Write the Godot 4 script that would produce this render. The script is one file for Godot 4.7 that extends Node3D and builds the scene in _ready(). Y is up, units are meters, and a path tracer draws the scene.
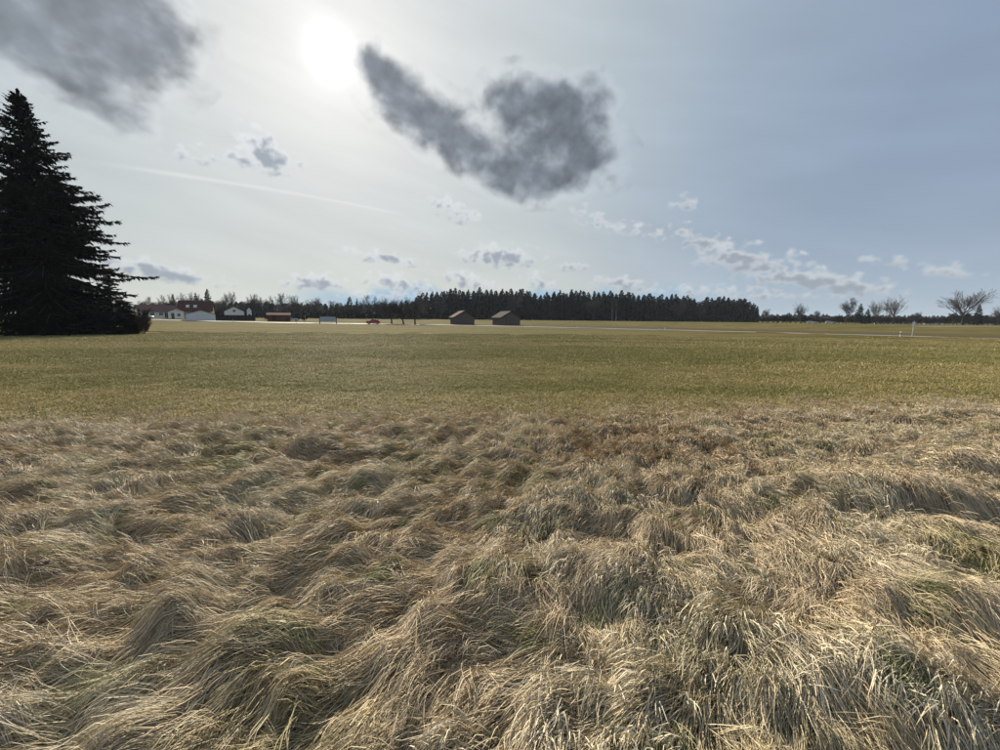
extends Node3D
# A meadow of long, dead, flattened grass in front of a mown field, seen against a low late-winter sun.

const EYE := Vector3(0, 1.6, 0)
const SUN_AZ := -21.8
const SUN_EL := 29.1
const SKY_LEVEL := 0.588

var M := {}
var used := {}
var H: PackedFloat32Array
const HX0 := -13.0
const HZ0 := -10.0
const HC := 0.035
const HNX := 743
const HNZ := 344
var tussocks := []
var n_dir := FastNoiseLite.new()
var n_patch := FastNoiseLite.new()
var n_fine := FastNoiseLite.new()

func _ready():
	camera_and_light()
	noises()
	materials()
	bake_heights()
	ground()
	grass()
	lawn()
	trees()
	buildings()
	roadside()

# ---------------------------------------------------------------- camera, sky, sun
func towards(az: float, el: float) -> Vector3:
	var a := deg_to_rad(az)
	var e := deg_to_rad(el)
	return Vector3(sin(a) * cos(e), sin(e), -cos(a) * cos(e))

func camera_and_light():
	var cam := Camera3D.new()
	cam.name = "camera"
	cam.position = EYE
	cam.rotation_degrees = Vector3(-8.3, 0, 0.56)
	cam.fov = 87.75
	cam.near = 0.05
	cam.far = 6000
	add_child(cam)
	cam.current = true
	var sun := DirectionalLight3D.new()
	sun.name = "sun"
	add_child(sun)
	sun.look_at_from_position(Vector3.ZERO, -towards(SUN_AZ, SUN_EL), Vector3.UP)
	sun.light_energy = 1.6
	sun.light_color = Color(1.0, 0.95, 0.87)
	sun.light_angular_distance = 1.0
	sun.shadow_enabled = true
	var we := WorldEnvironment.new()
	we.name = "world_environment"
	var env := Environment.new()
	env.background_mode = Environment.BG_SKY
	env.tonemap_mode = Environment.TONE_MAPPER_LINEAR
	env.tonemap_exposure = 1.7
	env.sdfgi_enabled = true
	env.ssao_enabled = true
	env.ssil_enabled = true
	env.fog_enabled = true
	env.fog_density = 0.00012
	env.fog_light_color = Color(0.82, 0.87, 0.93)
	var sk := Sky.new()
	var pm := PanoramaSkyMaterial.new()
	pm.panorama = ImageTexture.create_from_image(make_sky())
	sk.sky_material = pm
	env.sky = sk
	we.environment = env
	add_child(we)

# azimuth, elevation, half width, half height, tilt (degrees) and weight of the cloud lobes
var clouds_big := [
	[-16.4, 28.6, 1.9, 1.4, -42.0, 1.0], [-13.6, 26.4, 3.6, 2.5, -32.0, 1.1], [-8.9, 24.2, 4.2, 2.5, -32.0, 1.1], [-3.9, 21.5, 4.4, 2.4, -26.0, 1.05],
	[2.2, 19.2, 5.4, 2.5, -10.0, 1.05], [-12.6, 22.9, 3.5, 1.0, -50.0, 0.55], [0.7, 27.5, 3.2, 1.5, 12.0, 0.7], [6.1, 27.3, 4.9, 2.0, -7.0, 0.95],
	[11.4, 24.7, 3.0, 3.1, -5.0, 0.95], [7.3, 22.3, 4.0, 2.4, -20.0, 0.7], [5.6, 24.6, 4.2, 2.2, -8.0, 0.62], [1.0, 24.0, 3.2, 2.0, -20.0, 0.62], [2.2, 26.2, 2.6, 1.6, 0.0, 0.55], [4.0, 22.2, 3.0, 2.0, 0.0, 0.6], [10.6, 20.3, 4.2, 2.7, -4.0, 0.8], [4.7, 17.1, 3.9, 1.5, -1.0, 0.8],
	[-1.3, 18.6, 3.6, 1.5, -18.0, 0.5], [14.6, 18.6, 2.4, 2.0, -4.0, 0.24],
	[-47.9, 24.8, 6.6, 3.0, 23.0, 1.2], [-42.0, 26.8, 3.8, 3.4, 0.0, 1.1], [-39.4, 26.6, 2.4, 3.5, -62.0, 0.75], [-45.8, 22.6, 6.4, 2.6, 9.0, 0.75],
	[-43.5, 19.9, 3.6, 1.9, -22.0, 0.42], [-41.0, 18.8, 2.0, 1.3, -23.0, 0.36]]
var clouds_small := [
	[-29.9, 18.8, 1.2, 2.1, 44.0, 0.95], [-32.4, 17.5, 3.9, 0.9, 5.0, 0.42], [-36.8, 16.7, 1.8, 0.6, -4.0, 0.35], [-28.6, 18.0, 2.4, 1.5, 0.0, 0.4],
	[-7.2, 14.5, 3.1, 1.2, -21.0, 0.7], [-0.2, 8.5, 4.2, 1.3, -2.0, 1.0], [10.0, 7.3, 1.5, 0.7, 0.0, 0.75], [-24.4, 4.3, 2.8, 0.9, 2.0, 1.0],
	[-40.8, 4.7, 4.4, 0.9, -8.0, 0.95], [-14.5, 4.5, 3.8, 1.1, -8.0, 0.85], [-16.4, 7.9, 3.9, 0.8, -5.0, 0.65], [-4.7, 5.1, 3.1, 1.0, -13.0, 0.75],
	[5.6, 4.9, 2.0, 1.1, -19.0, 0.7], [16.9, 4.8, 3.1, 0.8, -6.0, 0.75], [-14.2, 2.9, 5.5, 0.7, 1.0, 0.5], [18.2, 11.4, 5.0, 1.0, -11.0, 0.36],
	[23.8, 14.3, 1.1, 0.9, -5.0, 0.55], [24.7, 10.5, 3.0, 1.2, -19.0, 0.44], [31.2, 7.1, 4.2, 1.5, -9.0, 0.82], [27.6, 8.7, 3.6, 0.9, -24.0, 0.42],
	[36.8, 4.6, 4.8, 1.0, -8.0, 0.85], [40.8, 3.8, 3.2, 0.8, -9.0, 0.8], [48.2, 4.7, 2.1, 0.6, -8.0, 0.5], [44.7, 6.0, 2.8, 0.5, -9.0, 0.3],
	[26.6, 3.6, 5.4, 0.7, -1.0, 0.5], [34.1, 2.9, 5.5, 0.5, -1.0, 0.45], [12.2, 13.8, 2.1, 1.2, -21.0, 0.35]]

func s2l(r: float, g: float, b: float) -> Vector3:
	var c := Color8(int(r), int(g), int(b)).srgb_to_linear()
	return Vector3(c.r, c.g, c.b)

func make_sky() -> Image:
	var W := 3072
	var HH := 1536
	var data := PackedFloat32Array()
	data.resize(W * HH * 3)
	# more of the same small clouds round the rest of the sky
	var rng := RandomNumberGenerator.new()
	rng.seed = 77
	var others := []
	for k in 60:
		var az := rng.randf_range(62, 298)
		var el := rng.randf_range(2.5, 13.0) if k < 44 else rng.randf_range(16, 32)
		var w := rng.randf_range(2, 6)
		others.append([az if az < 180 else az - 360.0, el, w, w * rng.randf_range(0.2, 0.35) * (1.0 if el < 14 else 1.6), rng.randf_range(-14, 10), rng.randf_range(0.4, 1.0)])
	var n1 := FastNoiseLite.new()
	n1.seed = 5
	n1.frequency = 12.0
	n1.fractal_type = FastNoiseLite.FRACTAL_FBM
	n1.fractal_octaves = 6
	n1.fractal_gain = 0.52
	n1.noise_type = FastNoiseLite.TYPE_SIMPLEX_SMOOTH
	var n2: FastNoiseLite = n1.duplicate()
	n2.seed = 9
	n2.frequency = 6.0
	n2.fractal_octaves = 3
	var nc: FastNoiseLite = n1.duplicate()
	nc.seed = 21
	nc.frequency = 2.2
	nc.fractal_octaves = 4
	var sun := towards(SUN_AZ, SUN_EL)
	# colour of the thin veil by the angle from the sun
	var ga := [0.0, 2.6, 5.0, 9.0, 14.0, 22.0, 32.0, 45.0, 60.0, 90.0, 180.0]
	var gc := [s2l(255, 255, 254), s2l(252, 252, 250), s2l(243, 244, 242), s2l(230, 232, 231), s2l(216, 220, 222), s2l(201, 209, 213), s2l(182, 194, 203), s2l(159, 175, 193), s2l(142, 160, 183), s2l(137, 156, 182), s2l(142, 162, 190)]
	var hz_warm := s2l(228, 228, 214)
	var hz_cool := s2l(190, 204, 212)
	var hz_blue := s2l(150, 188, 216)
	var rim_white := s2l(222, 226, 230)
	var dark_big := s2l(109, 118, 130)
	var dark_small := s2l(142, 154, 167)
	var wx := [W]
	for row in range(0, HH / 2):
		var el := 90.0 - (row + 0.5) * 180.0 / HH
		var fine_row := el < 42.0
		if not fine_row and row % 8:
			continue
		var ce := cos(deg_to_rad(el))
		# which lobes this row can meet
		var near_big := []
		for c in clouds_big:
			if absf(el - c[1]) < maxf(c[2], c[3]) * 1.9:
				near_big.append(c)
		var near_small := []
		for c in clouds_small + others:
			if absf(el - c[1]) < maxf(c[2], c[3]) * 1.9:
				near_small.append(c)
		var col := 0
		while col < W:
			var az := (col + 0.5) * 360.0 / W
			# the panorama begins along -z and turns towards +x
			if az > 180.0:
				az -= 360.0
			var step := 1
			if absf(az) > 58.0 or not fine_row:
				step = 2 if fine_row else 8
			var d := towards(az, el)
			var g := rad_to_deg(acos(clampf(d.dot(sun), -1, 1)))
			var i := 0
			while i < 9 and ga[i + 1] < g:
				i += 1
			var c: Vector3 = (gc[i] as Vector3).lerp(gc[i + 1], clampf((g - ga[i]) / (ga[i + 1] - ga[i]), 0, 1))
			# paler towards the horizon, warmer below the sun
			var side := smoothstep(58.0, 24.0, absf(az - SUN_AZ))
			c = c.lerp(hz_cool.lerp(hz_warm, side), exp(-maxf(el, 0.0) / lerpf(6.5, 9.0, side)) * 0.85)
			# a clearer blue strip low down
			var blue := smoothstep(0.4, 1.6, el) * smoothstep(4.6, 2.6, el + 1.6 * n2.get_noise_2d(az * 0.02, 3.0)) * smoothstep(-34.0, -18.0, az) * smoothstep(34.0, 16.0, az)
			c = c.lerp(hz_blue, blue * 0.85)
			# streaky veil
			var st := nc.get_noise_3d(d.x * 1.2 + d.z * 0.5, d.y * 6.0 + d.x * 1.1, d.z)
			c *= 1.0 + 0.055 * st + 0.045 * n1.get_noise_3d(d.x * 0.25 + d.y * 0.2, d.y * 1.5 + d.x * 0.35, d.z * 0.25)
			if g < 7.0:
				c += Vector3(1.0, 0.98, 0.93) * 0.9 * exp(-g * g / 3.0)
			# contrail
			if fine_row and az > -47.0 and az < -11.0 and el > 12.0 and el < 16.0:
				var t := (az + 44.0) / 31.4
				var line := 14.5 + 0.75 * sin(t * 2.4) - 1.6 * t * t
				var wd := 0.11 + 0.09 * (1.0 - t) + 0.03 * n1.get_noise_2d(az * 0.3, 8.0)
				var q := (el - line) / wd
				c = c.lerp(Vector3(0.86, 0.87, 0.86), 0.5 * exp(-q * q) * smoothstep(-0.1, 0.25, t) * smoothstep(1.02, 0.85, t))
			var fb := -9.0
			for kind in 2:
				var list: Array = near_big if kind == 0 else near_small
				var dens := 0.0
				var vert := 0.0
				for l in list:
					var dx: float = (az - l[0]) * ce
					var rr: float = maxf(l[2], l[3]) * 1.9
					if absf(dx) > rr:
						continue
					var dy: float = el - l[1]
					var ta := deg_to_rad(l[4])
					var u: float = (dx * cos(ta) + dy * sin(ta)) / l[2]
					var v: float = (-dx * sin(ta) + dy * cos(ta)) / l[3]
					if kind == 1 and v < 0.0:
						v *= 1.35
					var e: float = u * u + v * v
					if e < 3.4:
						var w := minf(0.97, l[5] * exp(-e * (0.8 if kind == 0 else 1.0)))
						if w > dens * 0.6:
							vert = lerpf(vert, v, w / (w + dens + 0.01))
						dens = 1.0 - (1.0 - dens) * (1.0 - w)
				if dens < 0.05:
					continue
				var wv := n2.get_noise_3dv(d * 2.0)
				var sc := 0.8 if kind == 0 else 2.7
				fb = n1.get_noise_3d(d.x * sc + wv * 0.015, d.y * sc * 1.3 - wv * 0.015, d.z * sc)
				if kind == 0:
					var dd := dens * 1.08 + fb * 0.52 - 0.02
					var f2 := n1.get_noise_3d(d.x * 1.9 + 4.0, d.y * 2.3, d.z * 1.9)
					dd += 0.13 * f2
					var al := smoothstep(-0.05, 0.45, dd) * smoothstep(0.05, 0.28, dens)
					var dk := smoothstep(0.02, 1.02, dd)
					c = c.lerp(c * 1.10 + Vector3(0.07, 0.07, 0.07), al)
					c = c.lerp(dark_big * (0.98 + 0.25 * exp(-g / 12.0) - 0.55 * fb - 0.5 * f2), dk * (0.9 if az > -30.0 else 0.8))
				else:
					var dd := dens * 0.95 + fb * 0.85
					var al := smoothstep(0.06, 0.62, dd)
					var dk := smoothstep(0.30, 0.95, dd - 0.22 * vert)
					var rim := rim_white * (0.84 + 0.42 * exp(-g / 28.0))
					c = c.lerp(rim, al * 0.80)
					c = c.lerp(dark_small, dk * 0.78)
			for k in step:
				var o := (row * W + mini(col + k, W - 1)) * 3
				data[o] = c.x * SKY_LEVEL
				data[o + 1] = c.y * SKY_LEVEL
				data[o + 2] = c.z * SKY_LEVEL
			col += step
		if not fine_row:
			for k in range(1, 8):
				if row + k < HH / 2 and 90.0 - (row + k + 0.5) * 180.0 / HH >= 42.0:
					for q in W * 3:
						data[(row + k) * W * 3 + q] = data[row * W * 3 + q]
	var below := s2l(130, 125, 100)
	var lower := PackedFloat32Array()
	for q in W:
		lower.append(below.x)
		lower.append(below.y)
		lower.append(below.z)
	data.resize(W * (HH / 2) * 3)
	for q in HH / 2:
		data.append_array(lower)
	return Image.create_from_data(W, HH, false, Image.FORMAT_RGBF, data.to_byte_array())

func noises():
	n_dir.seed = 3
	n_dir.frequency = 0.55
	n_dir.fractal_octaves = 3
	n_patch.seed = 11
	n_patch.frequency = 0.33
	n_patch.fractal_octaves = 4
	n_fine.seed = 14
	n_fine.frequency = 3.0
	n_fine.fractal_octaves = 3

# ---------------------------------------------------------------- materials
func noise_image(size: int, freq: float, oct: int, lo: float, hi: float, sd: int, type := FastNoiseLite.TYPE_SIMPLEX_SMOOTH) -> ImageTexture:
	var n := FastNoiseLite.new()
	n.seed = sd
	n.frequency = freq
	n.noise_type = type
	n.fractal_octaves = oct
	n.fractal_gain = 0.6
	var im: Image = n.get_seamless_image(size, size, false, false, 0.15, true)
	im.convert(Image.FORMAT_RGB8)
	im.adjust_bcs(1.0, 1.0, 1.0)
	var a := im.get_data()
	for i in a.size():
		a[i] = int(clampf(lo + (hi - lo) * a[i] / 255.0, 0.0, 1.0) * 255.0)
	im = Image.create_from_data(size, size, false, Image.FORMAT_RGB8, a)
	im.generate_mipmaps()
	return ImageTexture.create_from_image(im)

func mat(color: Color, rough := 0.9, vertex := false) -> StandardMaterial3D:
	var m := StandardMaterial3D.new()
	m.albedo_color = color.linear_to_srgb()
	m.roughness = rough
	m.metallic_specular = 0.3
	m.vertex_color_use_as_albedo = vertex
	m.cull_mode = BaseMaterial3D.CULL_DISABLED
	return m

func tex(m: StandardMaterial3D, t: Texture2D, scale: float):
	m.albedo_texture = t
	m.uv1_triplanar = true
	m.uv1_world_triplanar = true
	m.uv1_scale = Vector3.ONE * scale

func materials():
	var grain := noise_image(512, 0.05, 5, 0.35, 1.25, 2)
	var fine := noise_image(512, 0.12, 4, 0.3, 1.3, 4)
	M.blade = mat(Color(1, 1, 1), 0.62, true)
	M.blade.backlight = Color(0.6, 0.6, 0.6)
	M.blade.metallic_specular = 0.35
	M.lawn_blade = mat(Color(1, 1, 1), 0.7, true)
	M.lawn_blade.backlight = Color(0.4, 0.4, 0.4)
	M.soil = mat(Color(0.24, 0.185, 0.105), 0.95)
	tex(M.soil, fine, 1.7)
	M.field = mat(Color(0.86, 0.86, 0.86), 0.95, true)
	tex(M.field, grain, 0.37)
	M.field.metallic_specular = 0.1
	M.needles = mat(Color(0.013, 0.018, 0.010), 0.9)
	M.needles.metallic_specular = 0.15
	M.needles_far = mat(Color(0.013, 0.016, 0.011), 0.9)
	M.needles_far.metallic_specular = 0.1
	M.needles_mid = mat(Color(0.028, 0.033, 0.020), 0.85)
	M.bark = mat(Color(0.085, 0.07, 0.055), 0.95)
	tex(M.bark, fine, 1.1)
	M.twigs = mat(Color(0.052, 0.044, 0.037), 0.9)
	M.twigs_dark = mat(Color(0.032, 0.028, 0.022), 0.9)
	M.twigs_red = mat(Color(0.068, 0.048, 0.038), 0.9)
	M.twigs_pale = mat(Color(0.15, 0.125, 0.095), 0.9)
	M.birch = mat(Color(0.55, 0.53, 0.48), 0.8)
	M.asphalt = mat(Color(0.34, 0.335, 0.32), 0.62)
	tex(M.asphalt, grain, 0.5)
	M.paint = mat(Color(0.75, 0.75, 0.73), 0.6)
	M.gravel = mat(Color(0.50, 0.47, 0.41), 0.9)
	tex(M.gravel, fine, 0.8)
	M.plaster_white = mat(Color(0.80, 0.79, 0.76), 0.85)
	tex(M.plaster_white, noise_image(256, 0.03, 4, 0.85, 1.1, 31), 0.4)
	M.plaster_cream = mat(Color(0.60, 0.52, 0.36), 0.85)
	M.tile_red = mat(Color(0.125, 0.046, 0.036), 0.9)
	tex(M.tile_red, grain, 0.9)
	M.tile_brown = mat(Color(0.25, 0.135, 0.105), 0.9)
	tex(M.tile_brown, grain, 0.9)
	M.tile_grey = mat(Color(0.05, 0.045, 0.042), 1.0)
	tex(M.tile_grey, grain, 0.9)
	M.tile_pale = mat(Color(0.13, 0.085, 0.075), 1.0)
	tex(M.tile_pale, grain, 0.9)
	M.wood_grey = mat(Color(0.26, 0.205, 0.17), 0.9)
	tex(M.wood_grey, fine, 0.7)
	M.wood_dark = mat(Color(0.035, 0.028, 0.024), 0.9)
	M.wood_red = mat(Color(0.20, 0.068, 0.032), 0.85)
	tex(M.wood_red, fine, 0.7)
	M.glass_dark = mat(Color(0.03, 0.035, 0.04), 0.08)
	M.glass_dark.metallic_specular = 0.6
	M.metal_white = mat(Color(0.72, 0.72, 0.70), 0.5)
	M.metal_dark = mat(Color(0.04, 0.04, 0.042), 0.6)
	M.banner = mat(Color(0.40, 0.42, 0.45), 0.8)
	M.car_red = mat(Color(0.50, 0.02, 0.03), 0.35)
	M.car_red.clearcoat_enabled = true
	M.car_red.clearcoat = 0.8
	M.car_white = mat(Color(0.66, 0.66, 0.66), 0.35)
	M.rubber = mat(Color(0.02, 0.02, 0.02), 0.9)
	M.rim = mat(Color(0.4, 0.4, 0.42), 0.4)
	M.lamp_glass = mat(Color(0.6, 0.6, 0.58), 0.2)
	M.lamp_red = mat(Color(0.3, 0.01, 0.01), 0.3)
	M.yellow_paint = mat(Color(0.55, 0.42, 0.12), 0.6)

# ---------------------------------------------------------------- mesh helpers
class MB:
	var v := PackedVector3Array()
	var c := PackedColorArray()
	var ix := PackedInt32Array()
	func tri(a: Vector3, b: Vector3, d: Vector3):
		var n := v.size()
		v.append(a)
		v.append(b)
		v.append(d)
		ix.append(n)
		ix.append(n + 1)
		ix.append(n + 2)
	func quad(a: Vector3, b: Vector3, d: Vector3, e: Vector3):
		var n := v.size()
		v.append(a)
		v.append(b)
		v.append(d)
		v.append(e)
		for k in [0, 1, 2, 0, 2, 3]:
			ix.append(n + k)
	func box(lo: Vector3, hi: Vector3):
		var p := []
		for k in 8:
			p.append(Vector3(hi.x if k & 1 else lo.x, hi.y if k & 2 else lo.y, hi.z if k & 4 else lo.z))
		for f in [[0, 1, 3, 2], [4, 6, 7, 5], [0, 4, 5, 1], [2, 3, 7, 6], [0, 2, 6, 4], [1, 5, 7, 3]]:
			quad(p[f[0]], p[f[1]], p[f[2]], p[f[3]])
	# a bar of the given section from a to b
	func bar(a: Vector3, b: Vector3, ra: float, rb: float, sides := 4, cap := true):
		var t := (b - a).normalized()
		var s := t.cross(Vector3.UP if absf(t.y) < 0.9 else Vector3.RIGHT).normalized()
		var u := s.cross(t)
		for k in sides:
			var k0 := TAU * k / sides
			var k1 := TAU * (k + 1) / sides
			var o0 := s * cos(k0) + u * sin(k0)
			var o1 := s * cos(k1) + u * sin(k1)
			quad(a + o0 * ra, a + o1 * ra, b + o1 * rb, b + o0 * rb)
			if cap:
				tri(b, b + o0 * rb, b + o1 * rb)
				tri(a, a + o1 * ra, a + o0 * ra)
	# a flat outline in the xy plane, pushed along z from z0 to z1
	func extrude(pts: PackedVector2Array, z0: float, z1: float):
		var t := Geometry2D.triangulate_polygon(pts)
		for k in range(0, t.size(), 3):
			for z in [z0, z1]:
				tri(Vector3(pts[t[k]].x, pts[t[k]].y, z), Vector3(pts[t[k + 1]].x, pts[t[k + 1]].y, z), Vector3(pts[t[k + 2]].x, pts[t[k + 2]].y, z))
		for k in pts.size():
			var a := pts[k]
			var b := pts[(k + 1) % pts.size()]
			quad(Vector3(a.x, a.y, z0), Vector3(b.x, b.y, z0), Vector3(b.x, b.y, z1), Vector3(a.x, a.y, z1))
	func mesh(m: Material) -> ArrayMesh:
		var arr := []
		arr.resize(Mesh.ARRAY_MAX)
		arr[Mesh.ARRAY_VERTEX] = v
		if c.size() == v.size():
			arr[Mesh.ARRAY_COLOR] = c
		arr[Mesh.ARRAY_INDEX] = ix
		var am := ArrayMesh.new()
		am.add_surface_from_arrays(Mesh.PRIMITIVE_TRIANGLES, arr)
		am.surface_set_material(0, m)
		return am

func numbered(called: String) -> String:
	var n: int = used.get(called, 0)
	used[called] = n + 1
	return called if n == 0 else "%s_%03d" % [called, n]

func part(called: String, mb: MB, m: Material, parent: Node3D) -> MeshInstance3D:
	var o := MeshInstance3D.new()
	o.name = called
	o.mesh = mb.mesh(m)
	parent.add_child(o, true)
	return o

func part_mesh(called: String, am: Mesh, parent: Node3D) -> MeshInstance3D:
	var o := MeshInstance3D.new()
	o.name = called
	o.mesh = am
	parent.add_child(o, true)
	return o

func thing(called: String, label: String, category: String, at: Vector3, turn := 0.0, group := "") -> Node3D:
	var o := Node3D.new()
	o.name = numbered(called)
	add_child(o)
	o.position = at
	o.rotation.y = turn
	o.set_meta("label", label)
	o.set_meta("category", category)
	if group:
		o.set_meta("group", group)
	return o

# height of the land at a distance: a shallow dip where the road runs, then level to the horizon
func land(x: float, z: float) -> float:
	var r := sqrt(x * x + z * z)
	var y := -0.8 * smoothstep(12.0, 75.0, r) + 1.2 * smoothstep(142.0, 215.0, r)
	if r > 9.0:
		# a low bank along the near side of the road's right-hand stretch
		if x > 20.0 and x < 110.0 and z < 0.0:
			var before := (road_depth(x) + z) * 0.72
			y += 0.30 * smoothstep(24.0, 44.0, x) * smoothstep(2.6, 5.5, before) * smoothstep(15.0, 7.0, before)
		y += 0.05 * n_patch.get_noise_2d(x * 0.25, z * 0.25) * smoothstep(9.0, 20.0, r)
	return y

# a place on the ground at depth d in front of the camera and s metres to the right per metre of depth
func spot(px: float, d: float) -> Vector3:
	var x := (px - 500.0) / 394.0 * d
	return Vector3(x, land(x, -d), -d)

# ---------------------------------------------------------------- ground
func border(x: float) -> float:
	return 5.95 + 0.12 * x + 0.45 * n_dir.get_noise_2d(x * 0.9, 40.0) + 0.25 * n_fine.get_noise_2d(x * 0.5, 7.0)

func bake_heights():
	H.resize(HNX * HNZ)
	H.fill(0.0)
	var rng := RandomNumberGenerator.new()
	rng.seed = 4
	var list := []
	var z := 1.6
	while z > -9.0:
		var x := -12.0
		while x < 12.5:
			list.append([x + rng.randf_range(-0.22, 0.22), z + rng.randf_range(-0.18, 0.18), rng.randf_range(0.14, 0.26), rng.randf_range(0.04, 0.12)])
			x += rng.randf_range(0.3, 0.5)
		z -= 0.28
	z = 1.6
	while z > -9.0:
		var x := -12.0
		while x < 12.5:
			list.append([x + rng.randf_range(-0.12, 0.12), z + rng.randf_range(-0.1, 0.1), rng.randf_range(0.07, 0.15), rng.randf_range(0.045, 0.12)])
			x += rng.randf_range(0.16, 0.30)
		z -= 0.16
	# the larger tussocks that stand out
	list.append([3.62, -3.15, 0.46, 0.27])
	list.append([3.05, -3.2, 0.42, 0.22])
	list.append([0.62, -2.05, 0.3, 0.16])
	list.append([-0.05, -1.95, 0.3, 0.17])
	list.append([1.55, -1.45, 0.4, 0.2])
	list.append([2.4, -1.9, 0.36, 0.18])
	list.append([0.35, -2.9, 0.3, 0.13])
	list.append([-2.1, -4.3, 0.45, 0.24])
	list.append([4.9, -3.9, 0.5, 0.26])
	for t in list:
		var a := flow_angle(t[0], t[1])
		var dx := -cos(a)
		var dz := sin(a)
		var r: float = t[2]
		var amp: float = t[3]
		var edge := border(t[0])
		amp *= 1.0 * smoothstep(edge + 1.2, edge - 0.8, -t[1])
		var i0 := maxi(0, int((t[0] - r * 1.7 - HX0) / HC))
		var i1 := mini(HNX - 1, int((t[0] + r * 1.7 - HX0) / HC) + 1)
		var j0 := maxi(0, int((t[1] - r * 1.7 - HZ0) / HC))
		var j1 := mini(HNZ - 1, int((t[1] + r * 1.7 - HZ0) / HC) + 1)
		for j in range(j0, j1 + 1):
			for i in range(i0, i1 + 1):
				var px: float = HX0 + i * HC - t[0]
				var pz: float = HZ0 + j * HC - t[1]
				var along := px * dx + pz * dz
				var across := -px * dz + pz * dx
				# long gentle back, steep front where the grass falls over
				along = along / 0.8 if along > 0.0 else along / 1.5
				var q := (along * along + across * across * 0.8) / (r * r)
				if q < 1.0:
					var h := amp * sqrt(1.0 - q) if along > 0.0 else amp * (1.0 - q)
					var k := j * HNX + i
					var o := H[k]
					H[k] = maxf(o, h) + 0.3 * minf(o, h)
	for j in HNZ:
		for i in HNX:
			var x := HX0 + i * HC
			var zz := HZ0 + j * HC
			var fade := smoothstep(border(x) + 1.4, border(x) - 0.2, -zz)
			H[j * HNX + i] = H[j * HNX + i] * fade + fade * 0.025 * n_fine.get_noise_2d(x, zz) + fade * 0.03 * n_dir.get_noise_2d(x * 1.3, zz * 1.3 + 90.0)
	# soften
	for pass_ in 1:
		var o := H.duplicate()
		for j in range(1, HNZ - 1):
			for i in range(1, HNX - 1):
				var k := j * HNX + i
				H[k] = 0.4 * o[k] + 0.15 * (o[k - 1] + o[k + 1] + o[k - HNX] + o[k + HNX])

func height(x: float, z: float) -> float:
	var fx := clampf((x - HX0) / HC, 0.0, HNX - 1.01)
	var fz := clampf((z - HZ0) / HC, 0.0, HNZ - 1.01)
	var i := int(fx)
	var j := int(fz)
	fx -= i
	fz -= j
	var k := j * HNX + i
	return lerpf(lerpf(H[k], H[k + 1], fx), lerpf(H[k + HNX], H[k + HNX + 1], fx), fz)

# which way the wind laid the grass: angle from -x towards +z
func flow_angle(x: float, z: float) -> float:
	var base := lerpf(0.30, 1.20, smoothstep(-2.6, 2.8, x + 0.25 * (z + 3.0)))
	return base + 1.0 * n_dir.get_noise_2d(x * 1.8, z * 2.2) + 1.1 * n_fine.get_noise_2d(x * 0.5, z * 0.65)

func field_color(x: float, z: float) -> Color:
	# olive winter turf, mown in long strips that run across
	var a := n_patch.get_noise_2d(x * 0.05 + 30.0, z * 0.5)
	var b := n_patch.get_noise_2d(x * 0.8, z * 1.6 + 60.0)
	var straw := clampf(0.56 + 1.7 * a + 0.9 * b + 0.4 * clampf(1.6 - 0.22 * (-z - border(clampf(x, -14.0, 14.0)) - 1.5 * b), 0.0, 1.0), 0.0, 1.0)
	var c := Color(0.156, 0.144, 0.046).lerp(Color(0.236, 0.198, 0.082), straw)
	# behind the road: a dull brown strip, then pale turf
	var brown := smoothstep(0.0, 5.0, -z - road_depth(x) - 4.0) * smoothstep(60.0, 40.0, -z - road_depth(x)) * smoothstep(-20.0, 30.0, x)
	c = c.lerp(Color(0.155, 0.120, 0.070), brown * 0.85)
	return c

var road_line := [Vector2(-400, 146), Vector2(-250, 140), Vector2(-120, 134), Vector2(-84, 132.5), Vector2(-32, 124), Vector2(15, 102), Vector2(34, 90), Vector2(50, 77), Vector2(72, 57), Vector2(100, 30), Vector2(130, 0), Vector2(180, -60)]

func road_depth(x: float) -> float:
	for k in road_line.size() - 1:
		var a: Vector2 = road_line[k]
		var b: Vector2 = road_line[k + 1]
		if x < b.x:
			return lerpf(a.y, b.y, (x - a.x) / (b.x - a.x))
	return -200.0

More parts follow.
